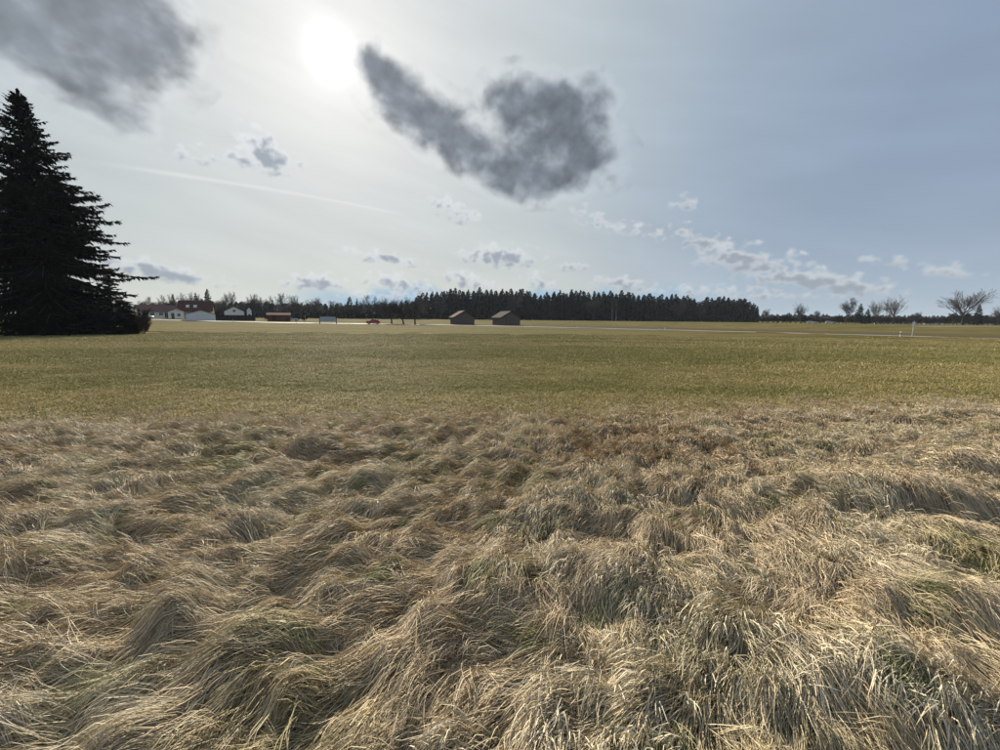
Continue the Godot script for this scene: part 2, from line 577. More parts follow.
func ground():
	var mb := MB.new()
	var radii := []
	var r := 0.6
	while r < 5000.0:
		radii.append(r)
		r *= 1.3 if r < 3.0 else (1.02 if r > 60.0 and r < 125.0 else (1.045 if r < 400.0 else 1.12))
	radii.append(5000.0)
	var na := 360
	for i in radii.size():
		for k in na:
			var t := TAU * k / na
			var x: float = sin(t) * radii[i]
			var z: float = -cos(t) * radii[i]
			var y := land(x, z)
			var inside := smoothstep(border(clampf(x, -14.0, 14.0)) + 0.1, border(clampf(x, -14.0, 14.0)) - 0.5, -z)
			if radii[i] < 16.0 and z < 3.0:
				y -= 0.16 * inside
			mb.v.append(Vector3(x, y, z))
			mb.c.append(field_color(x, z))
	for i in radii.size() - 1:
		for k in na:
			var k1 := (k + 1) % na
			for q in [i * na + k, i * na + k1, (i + 1) * na + k1, i * na + k, (i + 1) * na + k1, (i + 1) * na + k]:
				mb.ix.append(q)
	var o := part("mown_field", mb, M.field, self)
	o.set_meta("kind", "structure")
	# the thatch that the long grass grows out of
	mb = MB.new()
	var at := {}
	for j in range(0, HNZ - 2, 2):
		for i in range(0, HNX - 2, 2):
			var x := HX0 + i * HC
			var z := HZ0 + j * HC
			if -z > border(x) + 0.25 or absf(x) > 11.5 or (-z > 0.0 and absf(x) > 1.4 * -z + 3.0):
				continue
			for q in [[0, 0], [0, 2], [2, 2], [0, 0], [2, 2], [2, 0]]:
				var k: int = (j + q[0]) * HNX + i + q[1]
				if not at.has(k):
					at[k] = mb.v.size()
					var xx: float = HX0 + (i + q[1]) * HC
					var zz: float = HZ0 + (j + q[0]) * HC
					var e := border(xx)
					mb.v.append(Vector3(xx, H[k] - 0.012 - 0.14 * smoothstep(e - 0.3, e + 0.25, -zz), zz))
				mb.ix.append(at[k])
	o = part("meadow_soil", mb, M.soil, self)
	o.set_meta("kind", "structure")

# ---------------------------------------------------------------- long dead grass
func grass():
	var rng := RandomNumberGenerator.new()
	rng.seed = 12
	var am := ArrayMesh.new()
	# depth from, to, spacing of locks, blades per lock, segments, width scale
	var total := 0
	for band in [[-0.6, 1.0, 0.07, 8, 3, 1.6], [1.0, 2.3, 0.027, 9, 4, 1.05], [2.3, 3.6, 0.034, 10, 3, 1.15], [3.6, 5.2, 0.044, 11, 3, 1.35], [5.2, 9.4, 0.056, 11, 2, 1.6], [0.4, 7.6, 0.08, 9, 2, 2.4, 1.6]]:
		var vs := PackedVector3Array()
		var cs := PackedColorArray()
		var ix := PackedInt32Array()
		var segs: int = band[4]
		var zf: float = band[0]
		while zf < band[1]:
			var core: float = 1.33 * maxf(zf, 0.6) + 0.9
			# the last band carries the meadow on to both sides of what the camera sees
			var beyond: bool = band.size() > 6
			var half := core + 1.6 if beyond else core
			var x := -half
			while x < half:
				if beyond and x > -core and x < core:
					x = core
				var lx: float = x + rng.randf_range(-0.6, 0.6) * band[2]
				var lz: float = -zf + rng.randf_range(-0.6, 0.6) * band[2]
				x += band[2]
				var edge := border(lx)
				var over: float = -lz - edge
				var thin := smoothstep(-0.9, 1.9, over + 0.9 * n_fine.get_noise_2d(lx * 0.45, lz * 0.6))
				if over > 2.0 or rng.randf() < thin:
					continue
				# one lock: a handful of blades laid over the same way
				var ang := flow_angle(lx, lz) + rng.randf_range(-0.18, 0.18)
				var messy := rng.randf() < 0.09
				if messy:
					ang += rng.randf_range(-1.3, 1.3)
				var patch := n_patch.get_noise_2d(lx * 1.3, lz * 1.3)
				var patch2 := n_patch.get_noise_2d(lx * 2.2 + 50.0, lz * 2.2)
				var patch3 := n_dir.get_noise_2d(lx * 0.8 + 20.0, lz * 0.8 + 70.0)
				var tone := rng.randf()
				var col := Color(0.60, 0.497, 0.345).lerp(Color(0.40, 0.318, 0.212), tone)
				col = col.lerp(Color(0.61, 0.545, 0.405), clampf(patch2 * 1.3 + rng.randf_range(-0.35, 0.4), 0.0, 0.85))
				col = col.lerp(Color(0.29, 0.258, 0.115), clampf(patch * 1.4 - 0.25 + rng.randf_range(-0.15, 0.15), 0.0, 0.75))
				col = col.lerp(Color(0.36, 0.235, 0.115), clampf(smoothstep(1.7, 0.5, Vector2((lx - 1.9) / 1.25, (lz + 4.6) / 0.7).length()) * 0.7 + patch3 * 0.5 - 0.2 + rng.randf_range(-0.15, 0.15), 0.0, 0.7))
				col = col.lerp(Color(0.12, 0.165, 0.035), clampf(n_fine.get_noise_2d(lx * 0.7 + 33.0, lz * 0.9) * 2.6 - 0.75 + rng.randf_range(-0.3, 0.2), 0.0, 0.7))
				var curly: bool = patch2 > 0.12 and rng.randf() < 0.13 and lx > -1.0
				var length := rng.randf_range(0.14, 0.30) * (1.0 - 0.5 * smoothstep(-1.4, 0.8, over)) * lerpf(1.05, 0.72, smoothstep(1.8, 5.0, -lz))
				var lay := rng.randf_range(0.0, 0.028)
				var lift := rng.randf_range(0.004, 0.026)
				if rng.randf() < 0.07:
					lift = rng.randf_range(0.045, 0.085)
				if curly:
					length *= 0.6
					lift = rng.randf_range(0.03, 0.075)
					col = col.lerp(Color(0.63, 0.565, 0.43), 0.7)
				var gnd := land(lx, lz) if over > 0.0 else 0.0
				var bend := rng.randf_range(-1.1, 1.1)
				var spread: float = band[2] * 0.9
				for b in int(band[3]):
					var p := Vector3(lx + rng.randf_range(-spread, spread), 0, lz + rng.randf_range(-spread, spread))
					var a := ang + rng.randf_range(-0.23, 0.23) * (2.0 if curly else 1.0)
					var le := length * rng.randf_range(0.6, 1.15)
					var sl := le / segs
					var wd: float = rng.randf_range(0.0013, 0.0023) * band[5] * (1.5 if curly else 1.0)
					var tw := rng.randf_range(-1.2, 1.2)
					var li := lift * rng.randf_range(0.5, 1.5)
					var shade := rng.randf_range(0.62, 1.25)
					var bc := Color(col.r * shade, col.g * shade, col.b * shade * rng.randf_range(0.9, 1.05))
					p.y = height(p.x, p.z) - 0.008 + gnd
					var y := p.y
					var bn := bend + rng.randf_range(-0.5, 0.5)
					var n0 := vs.size()
					for s in segs + 1:
						var t := float(s) / segs
						var sx := sin(a)
						var cx := cos(a)
						if s > 0:
							p.x -= cx * sl
							p.z += sx * sl
							var want := height(p.x, p.z) + gnd + lay + li * 4.0 * t * (1.0 - 0.8 * t)
							y = maxf(want, y - sl * 1.15)
							y = minf(y, vs[vs.size() - 1].y + sl * 1.4) if s > 1 else y
							p.y = y
							a += bn * 0.22
						if s == segs:
							vs.append(p)
							cs.append(bc)
						else:
							var w := wd * (1.0 - 0.65 * t)
							var ct := cos(tw + t * 0.7) * w
							var o := Vector3(sx * ct, sin(tw + t * 0.7) * w, cx * ct)
							vs.append(p - o)
							vs.append(p + o)
							cs.append(bc)
							cs.append(bc)
					for s in segs:
						var k := n0 + s * 2
						if s == segs - 1:
							ix.append(k)
							ix.append(k + 1)
							ix.append(k + 2)
						else:
							ix.append(k)
							ix.append(k + 1)
							ix.append(k + 3)
							ix.append(k)
							ix.append(k + 3)
							ix.append(k + 2)
			zf += band[2]
		var arr := []
		arr.resize(Mesh.ARRAY_MAX)
		arr[Mesh.ARRAY_VERTEX] = vs
		arr[Mesh.ARRAY_COLOR] = cs
		arr[Mesh.ARRAY_INDEX] = ix
		am.add_surface_from_arrays(Mesh.PRIMITIVE_TRIANGLES, arr)
		am.surface_set_material(am.get_surface_count() - 1, M.blade)
		total += ix.size() / 3
	var o := MeshInstance3D.new()
	o.name = "dry_grass"
	o.mesh = am
	o.set_meta("kind", "stuff")
	o.set_meta("label", "long flattened straw coloured grass covering the whole foreground")
	o.set_meta("category", "grass")
	add_child(o)

# ---------------------------------------------------------------- short turf of the mown field
func turf_patch(rng: RandomNumberGenerator, size: float, count: int, tall: float, wide: float) -> ArrayMesh:
	var mb := MB.new()
	for k in count:
		var p := Vector3(rng.randf_range(-0.5, 0.5) * size, 0, rng.randf_range(-0.5, 0.5) * size)
		var a := rng.randf() * TAU
		var h := tall * rng.randf_range(0.5, 1.2)
		var side := Vector3(cos(a), 0, sin(a)) * wide * rng.randf_range(0.6, 1.2)
		var lean := Vector3(cos(a + rng.randf_range(1.0, 2.2)), 0, sin(a + rng.randf_range(1.0, 2.2))) * h * rng.randf_range(0.5, 1.7)
		var mid := p + Vector3(0, h * 0.75, 0) + lean * 0.4
		var n := mb.v.size()
		for q in [p - side - Vector3(0, 0.02, 0), p + side - Vector3(0, 0.02, 0), mid - side * 0.8, mid + side * 0.8, p + lean + Vector3(0, h * rng.randf_range(0.6, 1.0), 0)]:
			mb.v.append(q)
		var s := rng.randf_range(0.7, 1.2)
		var c := Color(0.214, 0.206, 0.060).lerp(Color(0.40, 0.335, 0.165), 0.85 * rng.randf() if rng.randf() < 0.45 else 0.15 * rng.randf())
		c = Color(c.r * s, c.g * s, c.b * s) * 1.32
		for q in 5:
			mb.c.append(c)
		for q in [0, 1, 3, 0, 3, 2, 2, 3, 4]:
			mb.ix.append(n + q)
	return mb.mesh(M.lawn_blade)

func lawn():
	var rng := RandomNumberGenerator.new()
	rng.seed = 31
	var parent := Node3D.new()
	parent.name = "short_grass"
	parent.set_meta("kind", "stuff")
	parent.set_meta("label", "short olive turf of the mown field behind the long grass")
	parent.set_meta("category", "grass")
	add_child(parent)
	for band in [[4.2, 13.0, 0.42, 190, 0.045, 0.0045], [13.0, 26.0, 0.9, 330, 0.05, 0.008], [26.0, 62.0, 1.8, 420, 0.055, 0.016]]:
		var places := [[], [], [], []]
		var z: float = band[0]
		while z < band[1]:
			var half: float = 1.33 * z + 1.5
			var x := -half
			while x < half:
				var px: float = x + rng.randf_range(-0.4, 0.4) * band[2]
				var pz: float = -z + rng.randf_range(-0.4, 0.4) * band[2]
				x += band[2] * 0.85
				if -pz > border(clampf(px, -14.0, 14.0)) - 0.25 and rng.randf() > smoothstep(36.0, 62.0, -pz):
					places[rng.randi() % 4].append(Vector3(px, land(px, pz), pz))
			z += band[2] * 0.85
		for k in 4:
			var mm := MultiMesh.new()
			mm.transform_format = MultiMesh.TRANSFORM_3D
			mm.use_colors = true
			mm.mesh = turf_patch(rng, band[2] * 1.3, band[3], band[4], band[5])
			mm.instance_count = places[k].size()
			for i in places[k].size():
				var p: Vector3 = places[k][i]
				var s := rng.randf_range(0.8, 1.25)
				mm.set_instance_transform(i, Transform3D(Basis(Vector3.UP, rng.randf() * TAU).scaled(Vector3(s, s * rng.randf_range(0.7, 1.2), s)), p))
				var f := field_color(p.x, p.z)
				var g := Color(f.r / 0.180, f.g / 0.168, f.b / 0.056)
				mm.set_instance_color(i, Color(1, 1, 1).lerp(g, 0.9))
			var o := MultiMeshInstance3D.new()
			o.name = "turf"
			o.multimesh = mm
			o.set_meta("kind", "stuff")
			parent.add_child(o, true)

# ---------------------------------------------------------------- trees
func count_tris() -> int:
	var seen := {}
	var n := 0
	for o in find_children("*", "GeometryInstance3D", true, false):
		var m: Mesh = o.mesh if o is MeshInstance3D else o.multimesh.mesh
		if not seen.has(m):
			seen[m] = true
			for k in m.get_surface_count():
				n += m.surface_get_array_index_len(k) / 3
	return n

func spruce_big(rng: RandomNumberGenerator, tall: float, radius: float) -> Array:
	var wood := MB.new()
	var leaf := MB.new()
	var seg := 10
	for k in seg:
		wood.bar(Vector3(0, tall * k / seg, 0), Vector3(0, tall * (k + 1) / seg, 0), 0.42 * (1.0 - 0.95 * k / seg), 0.42 * (1.0 - 0.95 * (k + 1) / seg), 8, false)
	var y := tall * 0.025
	while y < tall * 0.985:
		var f := y / tall
		var n := 10 if f < 0.6 else 7
		var turn := rng.randf() * TAU
		for b in n:
			var az := turn + TAU * b / n + rng.randf_range(-0.3, 0.3)
			var out := Vector3(cos(az), 0, sin(az))
			var le := radius * minf(0.86, 1.5 * pow(1.0 - f, 1.0)) * rng.randf_range(0.45, 1.1) * (1.0 + 0.45 * n_fine.get_noise_2d(az * 0.35, y * 0.16)) + 0.3
			var rise := lerpf(-0.20, 0.75, pow(f, 2.2)) + rng.randf_range(-0.18, 0.18)
			var p := Vector3(0, y + rng.randf_range(-0.15, 0.15), 0)
			var steps := maxi(3, int(le / 0.5))
			var sl := le / steps
			for s in steps:
				var t := float(s) / steps
				var slope := rise - 0.22 * sin(t * PI) + 0.55 * t * t * (1.0 - f)
				var dirn := (out + Vector3(0, slope, 0)).normalized()
				var q := p + dirn * sl
				wood.bar(p, q, 0.045 * (1.05 - t) * (le / 5.0 + 0.25), 0.045 * (1.0 - t) * (le / 5.0 + 0.25), 3, false)
				var side := dirn.cross(Vector3.UP).normalized()
				var per := 19 if t > 0.2 else 9
				for m in per:
					var o := p.lerp(q, rng.randf())
					var hand := 1.0 if m % 2 else -1.0
					var reach := lerpf(1.3, 0.38, t) * rng.randf_range(0.5, 1.1) * clampf(le / 4.0, 0.4, 1.0)
					var d2 := (side * hand * rng.randf_range(0.1, 1.0) + dirn * rng.randf_range(0.45, 1.0) + Vector3(0, rng.randf_range(-1.15, 0.15), 0)).normalized()
					var w := d2.cross(Vector3(rng.randf_range(-1, 1), rng.randf_range(-1, 1), rng.randf_range(-1, 1))).normalized() * rng.randf_range(0.05, 0.10)
					var mid := o + d2 * reach * 0.55
					var tip := o + d2 * reach + Vector3(0, -0.10 * reach, 0)
					leaf.quad(o, mid - w, tip, mid + w)
				p = q
			# upturned tip
			leaf.quad(p, p + out * 0.15 + Vector3(0, 0.02, 0.05), p + out * 0.35 + Vector3(0, 0.16, 0), p + out * 0.15 + Vector3(0, 0.1, -0.05))
		y += lerpf(0.44, 0.36, f) * rng.randf_range(0.7, 1.3)
	for k in 24:
		var a := rng.randf() * TAU
		leaf.tri(Vector3(0, tall - rng.randf() * 0.7, 0), Vector3(cos(a) * 0.16, tall + rng.randf_range(-0.3, 0.35), sin(a) * 0.16), Vector3(0, tall + 0.5, 0))
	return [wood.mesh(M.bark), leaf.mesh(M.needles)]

# a conifer ten metres tall for the middle and far distance
func conifer_mesh(rng: RandomNumberGenerator, radius: float, bare: float, ragged: float, m: Material) -> Array:
	var wood := MB.new()
	var leaf := MB.new()
	wood.bar(Vector3(0, 0, 0), Vector3(0, 5, 0), 0.17, 0.1, 6, false)
	wood.bar(Vector3(0, 5, 0), Vector3(0, 9.8, 0), 0.1, 0.02, 5, false)
	var y := bare * 10.0
	while y < 9.9:
		var f := (y - bare * 10.0) / (10.0 - bare * 10.0)
		for b in 9:
			var az := rng.randf() * TAU
			var le := radius * pow(1.0 - f, 0.62) * rng.randf_range(1.0 - ragged, 1.0 + ragged * 0.5) + 0.1
			var out := Vector3(cos(az), 0, sin(az))
			var side := Vector3(-sin(az), 0, cos(az))
			var o := Vector3(0, y + rng.randf_range(-0.2, 0.2), 0)
			var tip := o + out * le + Vector3(0, le * rng.randf_range(-0.35, 0.1) + 0.1, 0)
			for k in 4:
				var c := o.lerp(tip, rng.randf_range(0.15, 0.75))
				var w := side * le * rng.randf_range(0.12, 0.32) + Vector3(0, rng.randf_range(-0.25, 0.05), 0)
				leaf.quad(c, c + w + out * 0.12 * le, c.lerp(tip, 0.8) + Vector3(0, rng.randf_range(-0.3, 0.0), 0), c - w + out * 0.12 * le + Vector3(0, rng.randf_range(-0.3, 0.0), 0))
		y += 0.30
	leaf.tri(Vector3(-0.12, 9.3, 0), Vector3(0.12, 9.3, 0), Vector3(0, 10.1, 0))
	leaf.tri(Vector3(0, 9.3, 0.12), Vector3(0, 9.3, -0.12), Vector3(0, 10.1, 0))
	return [wood.mesh(M.bark), leaf.mesh(m)]

func grow(rng: RandomNumberGenerator, wood: MB, twig: MB, p: Vector3, dirn: Vector3, le: float, rad: float, level: int, spec: Dictionary):
	var steps := 1 if level >= int(spec.levels) else (4 if level < 2 else (3 if level == 2 else 2))
	var sl := le / steps
	var pts := [p]
	var dirs := []
	var d := dirn
	for s in steps:
		d = (d + Vector3(rng.randf_range(-1, 1), rng.randf_range(-0.6, 0.9), rng.randf_range(-1, 1)) * spec.crook + Vector3(0, spec.up * 0.12, 0)).normalized()
		dirs.append(d)
		var q: Vector3 = pts[-1] + d * sl
		var r0 := maxf(rad * (1.0 - 0.75 * s / steps), spec.thin)
		var r1 := maxf(rad * (1.0 - 0.75 * (s + 1) / steps), spec.thin)
		(wood if level == 0 else twig).bar(pts[-1], q, r0, r1, 6 if level == 0 else 3, false)
		pts.append(q)
	if level >= int(spec.levels):
		return
	var n: int = spec.kids[level]
	for k in n:
		var t := lerpf(spec.first if level == 0 else 0.25, 1.0, (k + rng.randf()) / n)
		var at := t * steps
		var i := mini(int(at), steps - 1)
		var o: Vector3 = (pts[i] as Vector3).lerp(pts[i + 1], at - i)
		var axis: Vector3 = dirs[i]
		var s := axis.cross(Vector3(rng.randf_range(-1, 1), rng.randf_range(-1, 1), rng.randf_range(-1, 1))).normalized()
		var open: float = spec.open * rng.randf_range(0.7, 1.25)
		var nd := (axis * cos(open) + s * sin(open) + Vector3(0, spec.up * 0.25, 0)).normalized()
		if nd.y < -0.25:
			nd.y *= 0.3
			nd = nd.normalized()
		var kl: float = le * spec.ratio * rng.randf_range(0.7, 1.15) * (1.1 - 0.35 * t) * (spec.get("low", 1.0) if level == 0 else 1.0)
		grow(rng, wood, twig, o, nd, kl, rad * 0.42 * (1.15 - 0.5 * t), level + 1, spec)

func bare_mesh(sd: int, spec: Dictionary, bark: Material, twigs: Material) -> Array:
	var rng := RandomNumberGenerator.new()
	rng.seed = sd
	var wood := MB.new()
	var twig := MB.new()
	if spec.get("stems", 1) == 1:
		grow(rng, wood, twig, Vector3.ZERO, Vector3.UP, spec.trunk, spec.girth, 0, spec)
	else:
		for k in int(spec.stems):
			var a := rng.randf() * TAU
			grow(rng, wood, twig, Vector3(cos(a), 0, sin(a)) * rng.randf_range(0.02, 0.12), Vector3(cos(a) * 0.55, 1, sin(a) * 0.55).normalized(), spec.trunk * rng.randf_range(0.6, 1.0), spec.girth, 0, spec)
	var top := 0.0
	for q in twig.v:
		top = maxf(top, q.y)
	# ten metres tall
	var k := 10.0 / top
	for mb in [wood, twig]:
		for i in mb.v.size():
			mb.v[i] *= k
	return [wood.mesh(bark), twig.mesh(twigs)]

func tree(called: String, label: String, category: String, meshes: Array, at: Vector3, tall: float, wide: float, turn: float, group := "") -> Node3D:
	var o := thing(called, label, category, at, turn, group)
	part_mesh("trunk", meshes[0], o)
	part_mesh("crown", meshes[1], o)
	o.scale = Vector3(wide, tall / 10.0, wide)
	return o

func curve_at(list: Array, x: float) -> float:
	for k in list.size() - 1:
		if x <= list[k + 1].x:
			return lerpf(list[k].y, list[k + 1].y, clampf((x - list[k].x) / (list[k + 1].x - list[k].x), 0.0, 1.0))
	return list[-1].y

func trees():
	var rng := RandomNumberGenerator.new()
	rng.seed = 8
	# the tall spruce at the left edge of the field
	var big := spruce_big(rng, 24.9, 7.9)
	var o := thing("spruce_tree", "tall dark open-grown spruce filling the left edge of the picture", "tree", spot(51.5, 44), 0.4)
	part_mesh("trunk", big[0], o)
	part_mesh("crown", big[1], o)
	var bush_spec := {"trunk": 2.4, "girth": 0.05, "levels": 3, "kids": [9, 8, 6], "first": 0.1, "open": 0.6, "ratio": 0.6, "crook": 0.22, "up": 0.6, "thin": 0.016, "stems": 7}
	var bushes := []
	for k in 3:
		bushes.append(bare_mesh(60 + k, bush_spec, M.bark, [M.twigs_dark, M.twigs_red, M.twigs][k]))
	tree("bare_bush", "dark twiggy bush at the right foot of the tall spruce", "bush", bushes[0], spot(133, 47.5), 3.2, 0.26, 1.0)
	tree("bare_bush", "thin leafless sapling at the outer edge of the tall spruce", "bush", bushes[1], spot(141, 47), 2.6, 0.16, 2.0)

	var far := []
	for k in 5:
		far.append(conifer_mesh(rng, [1.55, 1.8, 1.4, 1.9, 1.65][k], [0.06, 0.1, 0.04, 0.05, 0.12][k], 0.4, M.needles_far))
	var mid := []
	for k in 3:
		mid.append(conifer_mesh(rng, [2.2, 2.7, 3.1][k], [0.04, 0.08, 0.25][k], 0.55, M.needles_mid))
	tree("young_spruce", "young dark spruce crowded against the right foot of the tall spruce", "tree", mid[0], spot(112, 46.5), 7.0, 1.25, 0.7)
	tree("young_spruce", "low dark spruce at the very foot of the tall spruce, towards the field", "tree", mid[1], spot(88, 45.5), 5.6, 1.0, 1.7)
	tree("young_spruce", "smallest dark spruce at the outer right foot of the tall spruce", "tree", mid[1], spot(127, 47), 3.9, 0.62, 0.2)
	var tall_spec := {"trunk": 7.5, "girth": 0.20, "levels": 3, "kids": [13, 9, 8], "first": 0.3, "open": 0.75, "ratio": 0.5, "crook": 0.16, "up": 0.7, "thin": 0.011}
	var round_spec := {"trunk": 5.0, "girth": 0.24, "levels": 3, "kids": [14, 11, 9], "first": 0.3, "open": 0.95, "ratio": 0.62, "crook": 0.2, "up": 0.45, "thin": 0.012}
	var fan_spec := {"trunk": 2.6, "girth": 0.26, "levels": 4, "kids": [16, 8, 6, 5], "first": 0.5, "open": 0.62, "ratio": 0.5, "low": 4.2, "crook": 0.07, "up": 0.24, "thin": 0.008}
	var tall_bare := []
	for k in 4:
		tall_bare.append(bare_mesh(20 + k, tall_spec, M.bark, [M.twigs, M.twigs_red, M.twigs_pale, M.twigs][k]))
	var round_bare := []
	for k in 3:
		round_bare.append(bare_mesh(30 + k, round_spec, M.bark, [M.twigs, M.twigs_red, M.twigs][k]))
	var fan_bare := []
	for k in 3:
		fan_bare.append(bare_mesh(40 + k, fan_spec, M.bark, [M.twigs, M.twigs_red, M.twigs_pale][k]))

	# the dense wood behind the barns: height of its top edge in picture units, as the photograph shows it
	var top := [Vector2(412, 19), Vector2(420, 26), Vector2(432, 29), Vector2(450, 29), Vector2(480, 31), Vector2(520, 30), Vector2(540, 27), Vector2(560, 29), Vector2(600, 29), Vector2(640, 28), Vector2(655, 26), Vector2(668, 28), Vector2(690, 25), Vector2(697, 19), Vector2(706, 24), Vector2(722, 26), Vector2(740, 23), Vector2(752, 20), Vector2(760, 13)]
	for row in 3:
		var px := 416.0 + row * 1.7
		while px < 758.0:
			var d: float = [276.0, 292.0, 308.0][row] + rng.randf_range(-6, 6)
			var h := curve_at(top, px) * d / 390.0 * rng.randf_range(0.86, 1.02) * (1.0 if row else 0.93) * (1.0 + 0.12 * n_patch.get_noise_2d(px * 0.35, 9.0))
			tree("forest_spruce", "dark spruce crowded among its like in the wood behind the barns", "tree", far[rng.randi() % 5], spot(px, d), h, h / 10.0 * rng.randf_range(1.25, 1.65), rng.randf() * TAU, "spruces of the dense wood")
			px += rng.randf_range(3.6, 5.6) if row < 2 else rng.randf_range(4.4, 6.8)
	# leafless trees along its edge
	for e in [[592, 268, 24, 1.25, 1, "wide leafless tree before the spruce wood, right of the two barns"], [676, 268, 21, 1.1, 1, "brownish leafless tree before the right half of the spruce wood"], [512, 262, 27, 1.1, 0, "leafless tree rising behind the right barn"], [440, 262, 23, 1.0, 0, "leafless tree rising behind the left barn"], [700, 264, 18, 0.8, 2, "small leafless tree at the notch in the spruce wood"], [424, 262, 22, 0.9, 1, "leafless tree at the left end of the spruce wood"]]:
		var h: float = e[2] * e[1] / 390.0
		tree("bare_tree", e[5], "tree", round_bare[e[4]], spot(e[0], e[1]), h, h / 10.0 * e[3], rng.randf() * TAU)
	var birch := bare_mesh(611, tall_spec, M.birch, M.twigs)
	for e in [[611.5, "left of the two pale birch trunks at the edge of the wood"], [615.5, "right of the two pale birch trunks at the edge of the wood"]]:
		tree("birch_tree", e[1], "tree", birch, spot(e[0], 264), 15.0, 0.75, 0.0)

	# the mixed woodland behind the houses
	var low := [Vector2(120, 13), Vector2(150, 14), Vector2(200, 15), Vector2(260, 16), Vector2(300, 15.5), Vector2(340, 15), Vector2(380, 16), Vector2(416, 19)]
	for row in 2:
		var px := 112.0 + row * 2.0
		while px < 416.0:
			var d: float = [236.0, 250.0][row] + rng.randf_range(-5, 5)
			var h := curve_at(low, px) * d / 390.0 * rng.randf_range(0.82, 1.0)
			tree("woodland_conifer", "low dark conifer in the woodland belt behind the houses", "tree", far[rng.randi() % 5], spot(px, d), h, h / 10.0 * rng.randf_range(2.0, 2.8), rng.randf() * TAU, "conifers of the woodland belt")
			px += rng.randf_range(4.6, 7.0)
	var px := 118.0
	while px < 420.0:
		var d := rng.randf_range(216, 230)
		var h := curve_at(low, px) * d / 390.0 * rng.randf_range(0.85, 1.25)
		tree("woodland_tree", "brown leafless tree in the woodland belt behind the houses", "tree", (round_bare if rng.randf() < 0.6 else tall_bare)[rng.randi() % 3], spot(px, d), h, h / 10.0 * rng.randf_range(1.1, 1.5), rng.randf() * TAU, "leafless trees of the woodland belt")
		px += rng.randf_range(4.0, 6.5)
	# the taller ones that stand out against the sky
	var order := ["first", "second", "third", "fourth", "fifth", "sixth", "seventh", "eighth", "ninth", "tenth", "eleventh", "twelfth"]
	var slim := 0
	for e in [[152, 20], [160, 22], [168, 23], [184, 24], [190, 25], [197, 23], [222, 24], [231, 26], [236, 22], [246, 21], [256, 24], [262, 21], [272, 22], [279, 25], [284, 24], [292, 22], [296, 23], [314, 20], [321, 21], [330, 18], [369, 24], [378, 22], [386, 21], [406, 22]]:
		var d := rng.randf_range(240, 256)
		var h: float = e[1] * d / 390.0
		tree("tall_bare_tree", "slender leafless tree above the woodland belt, %s of them from the %s" % [order[slim if slim < 12 else 23 - slim], "left" if slim < 12 else "right"], "tree", tall_bare[rng.randi() % 4], spot(e[0], d), h, h / 10.0 * rng.randf_range(0.75, 1.0), rng.randf() * TAU, "slender trees above the woodland belt")
		slim += 1
	for e in [[174, 176, 23, 0.8, 0, "dark conifer between the brown-roofed bungalow and the red-roofed house"], [209, 226, 28, 0.62, 2, "tall ragged pine behind the red-roofed house"], [197, 228, 24, 0.7, 1, "dark bushy pine left of the tall ragged pine"], [350, 232, 22, 0.8, 2, "dark spreading pine standing above the woodland belt"], [357, 234, 20, 0.6, 0, "pointed conifer close beside the dark spreading pine"], [266, 168, 11, 0.9, 0, "small dark conifer left of the red shed"]]:
		var h: float = e[2] * e[1] / 390.0
		tree("conifer_tree", e[5], "tree", mid[e[4]], spot(e[0], e[1]), h, h / 10.0 * e[3], rng.randf() * TAU)
	for e in [[391, "left of the three dense leafless roadside trees beside the red car"], [403, "middle one of the three dense leafless roadside trees"], [414.5, "right of the three dense leafless roadside trees"]]:
		var t := tree("roadside_tree", e[1], "tree", round_bare[0 if e[0] < 400 else 2], spot(e[0], 131.5), rng.randf_range(7.4, 8.2), 1.0, rng.randf() * TAU)
		t.scale.x = 0.95
		t.scale.z = 0.95

	# right-hand side
	var stand := [[800, 200, 22, 0.75, 0, 0, "thin leafless tree, leftmost of the row on the right"], [816, 230, 13, 0.9, 1, 0, "small faint leafless tree right of the thin leftmost one"], [765, 240, 14, 0.85, 1, 1, "round leafless tree just right of the spruce wood"], [845, 208, 26, 0.75, 1, 1, "leafless tree left of the pair of dark conifers"], [875, 216, 25, 0.6, 0, 2, "slender leafless tree right of the pair of dark conifers"], [893, 205, 29, 0.8, 2, 2, "tall upright leafless tree in the middle of the right-hand row"], [915, 220, 13, 1.0, 1, 2, "small leafless tree right of the tall upright one"], [962, 200, 36, 1.05, 2, 1, "largest leafless tree with a wide fan-shaped crown on the right"], [997, 214, 20, 0.9, 0, 0, "leafless tree at the right edge of the picture"]]
	for e in stand:
		var h: float = e[2] * e[1] / 390.0
		tree("leafless_tree", e[6], "tree", [fan_bare, round_bare, fan_bare][e[4]][e[5]], spot(e[0], e[1]), h, h / 10.0 * e[3], e[0] * 1.0)
	for e in [[858, 204, 20, 1.0, 1, "left and taller of the pair of dark conifers"], [866, 206, 15, 1.1, 1, "right and shorter of the pair of dark conifers"], [976, 196, 20, 0.9, 1, "dark conifer in front of the fan-shaped leafless tree"]]:
		var h: float = e[2] * e[1] / 390.0
		tree("garden_conifer", e[5], "tree", mid[e[4]], spot(e[0], e[1]), h, h / 10.0 * e[3], e[0] * 1.0)
	px = 762.0
	while px < 1030.0:
		var d := rng.randf_range(214, 236)
		var h := rng.randf_range(3.0, 5.2) if px < 950.0 else rng.randf_range(4.5, 7.5)
		tree("hedge_bush", "dark leafless bush in the hedge along the far side", "bush", bushes[rng.randi() % 3], spot(px, d), h, h / 10.0 * rng.randf_range(0.9, 1.3), rng.randf() * TAU, "bushes of the far hedge")
		px += rng.randf_range(3.0, 6.0)
	# the distant wood on the right-hand horizon
	var mb := MB.new()
